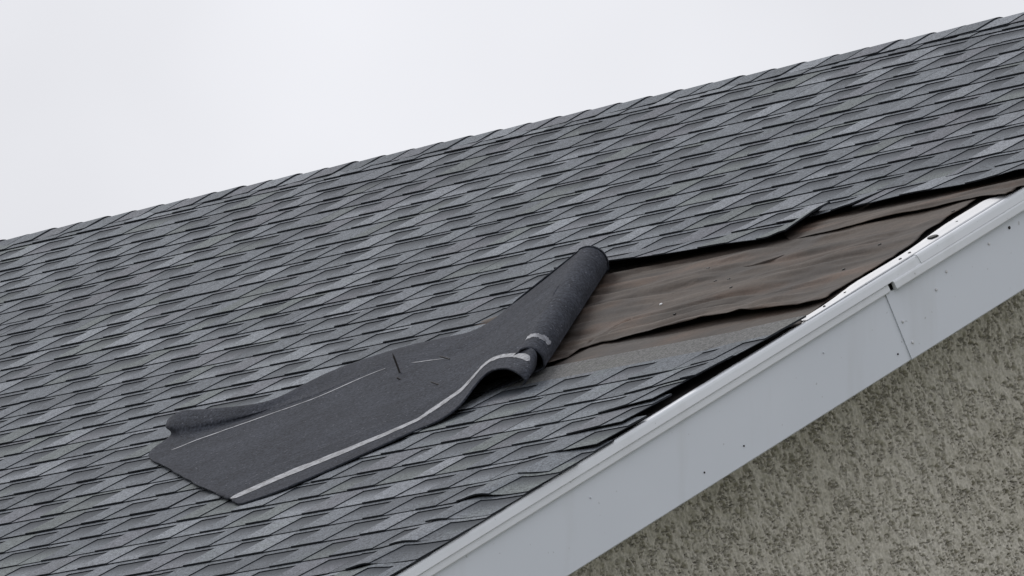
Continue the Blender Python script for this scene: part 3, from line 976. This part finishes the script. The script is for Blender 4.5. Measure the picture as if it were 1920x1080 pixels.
def sheet_mesh(name, G, kc, kr, mat, seed, amp=0.0012, flip=False):
    S = resample(G, kc, kr)
    P = RPa(S)
    Nn = sheet_normals(P)
    ln = np.concatenate([[0], np.cumsum(np.linalg.norm(np.diff(P[:, P.shape[1] // 2], axis=0), axis=-1))])
    wd = np.concatenate([[0], np.cumsum(np.linalg.norm(np.diff(P[P.shape[0] // 3], axis=0), axis=-1))])
    LN, WD = np.meshgrid(ln, wd, indexing='ij')
    P = P + Nn * (amp * (fbm(LN * 9, WD * 14, seed, 3) - 0.5) * 2)[..., None]
    fray = 0.016 * (fbm(WD[0] * 22, WD[0] * 0 + seed, seed, 3) - 0.5)
    for q in range(3): P[q] = P[q] + (P[0] - P[4]) / (np.linalg.norm(P[0] - P[4], axis=-1, keepdims=True) + 1e-6) * (fray * (1 - q / 3))[:, None]
    nc, nr, _ = P.shape
    Fq = grid_faces(nc, nr)
    me = mesh_from(name, P.reshape(-1, 3), Fq, [mat], None, True)
    set_uv(me, np.stack([LN, WD], -1).reshape(-1, 2))
    return me, P, Nn, (LN, WD)

def orient(Nn): return 1.0 if (Nn[20, Nn.shape[1] // 2] @ np.array(N)) > 0 else -1.0
torn = bpy.data.objects.new('torn_shingle_sheet', None)
torn.location = RP(-1.7, 3.0, 0.0)
torn['label'] = 'dark torn sheet of shingles folded back underside up on the roof'
torn['category'] = 'shingle sheet'
COL.objects.link(torn)

KC, KR = 8, 6
me, PM, NM, _ = sheet_mesh('backing_sheet', G, KC, KR, M_BACK, 61)
sheet = add('backing_sheet', me, torn, True, label='rolled dark backing sheet with its fold standing up')
sm = sheet.modifiers.new('thickness', 'SOLIDIFY'); sm.thickness = 0.004; sm.offset = orient(NM)
GF = np.array([[(x, d, n + (ZUP if n < 0.03 else ZUP * 0.4)) for x, d, n in c] for c in FRONT])
me, PF, NF, _ = sheet_mesh('front_strip', GF, 8, 8, M_BACK, 83, 0.0008)
front = add('front_strip', me, torn, True, label='lowest strip of the sheet, humped up over a dark hollow')
sm = front.modifiers.new('thickness', 'SOLIDIFY'); sm.thickness = 0.005; sm.offset = orient(NF)

def ribbon(name, P, Nn, c0, c1, v0, v1, kc, kr, mat, parent, seed=0, jag=0.0, lift=0.0011, nv=3):
    """a band of tape lying on a sheet, between two rows of the sheet's own grid"""
    sgn = orient(Nn)
    cs = np.arange(int(c0 * kc), int(c1 * kc) + 1)
    V = []; Fq = []
    for i, c in enumerate(cs):
        e = min(1.0, min(i, len(cs) - 1 - i) / 2.0 + 0.25)
        vm = 0.5 * (v0 + v1); j0, j1 = (vnoise(np.array([c * 0.9, c * 0.9]), np.array([seed, seed + 9.0])) - 0.5) * jag
        a = vm + (v0 - vm) * e + j0; b = vm + (v1 - vm) * e + j1
        for k in range(nv):
            v = (a + (b - a) * k / (nv - 1)) * kr
            v = min(max(v, 0), P.shape[1] - 1.001)
            q = int(v); t = v - q
            V.append(P[c, q] * (1 - t) + P[c, q + 1] * t + sgn * Nn[c, q] * lift)
    m = nv
    for i in range(len(cs) - 1):
        for k in range(m - 1): Fq.append((i * m + k, i * m + k + 1, i * m + m + k + 1, i * m + m + k))
    return add(name, mesh_from(name, V, Fq, [mat], None, True), parent)
ribbon('tape_stripe', PF, NF, 0.05, 11.4, 1.22, 1.80, 8, 8, M_TAPE, front, 1, 0.10)
ribbon('tape_stripe', PM, NM, 9.3, 13.8, 0.80, 1.04, KC, KR, M_TAPE, sheet, 5, 0.10)
ribbon('seam_line', PM, NM, 1.0, 5.05, 2.975, 3.03, KC, KR, M_TAPE, sheet, 8, 0.02)
ribbon('seam_line', PM, NM, 5.7, 6.6, 2.97, 3.02, KC, KR, M_TAPE, sheet, 9, 0.02)

def nail_through(p0, p1, rad, parent):
    a = Vector(RP(*p0)); b = Vector(RP(*p1)); z = (b - a).normalized()
    x_ = z.orthogonal().normalized(); y_ = z.cross(x_)
    V = []; Fq = []; seg = 8; L = (b - a).length
    for h, rr_ in ((0, rad), (L * 0.82, rad), (L, rad * 0.15)):
        for i in range(seg):
            an = 2 * math.pi * i / seg
            V.append(a + z * h + (x_ * math.cos(an) + y_ * math.sin(an)) * rr_)
    for l in range(2):
        for i in range(seg):
            j = (i + 1) % seg; Fq.append((l * seg + i, l * seg + j, l * seg + seg + j, l * seg + seg + i))
    Fq.append(tuple(range(2 * seg, 3 * seg)))
    return add('nail', mesh_from('nail', V, Fq, [M_NAIL]), parent)
nail_through((-1.838, 2.789, 0.022), (-1.845, 2.780, 0.082), 0.0028, sheet)
nail_through((-1.657, 2.754, 0.026), (-1.705, 2.745, 0.038), 0.0020, sheet)
nail_through((-1.456, 2.992, 0.022), (-1.500, 2.985, 0.036), 0.0018, sheet)
nail_through((-1.76, 2.86, 0.022), (-1.775, 2.86, 0.032), 0.0024, sheet)

print('shingles', n_shingles, 'caps', k)
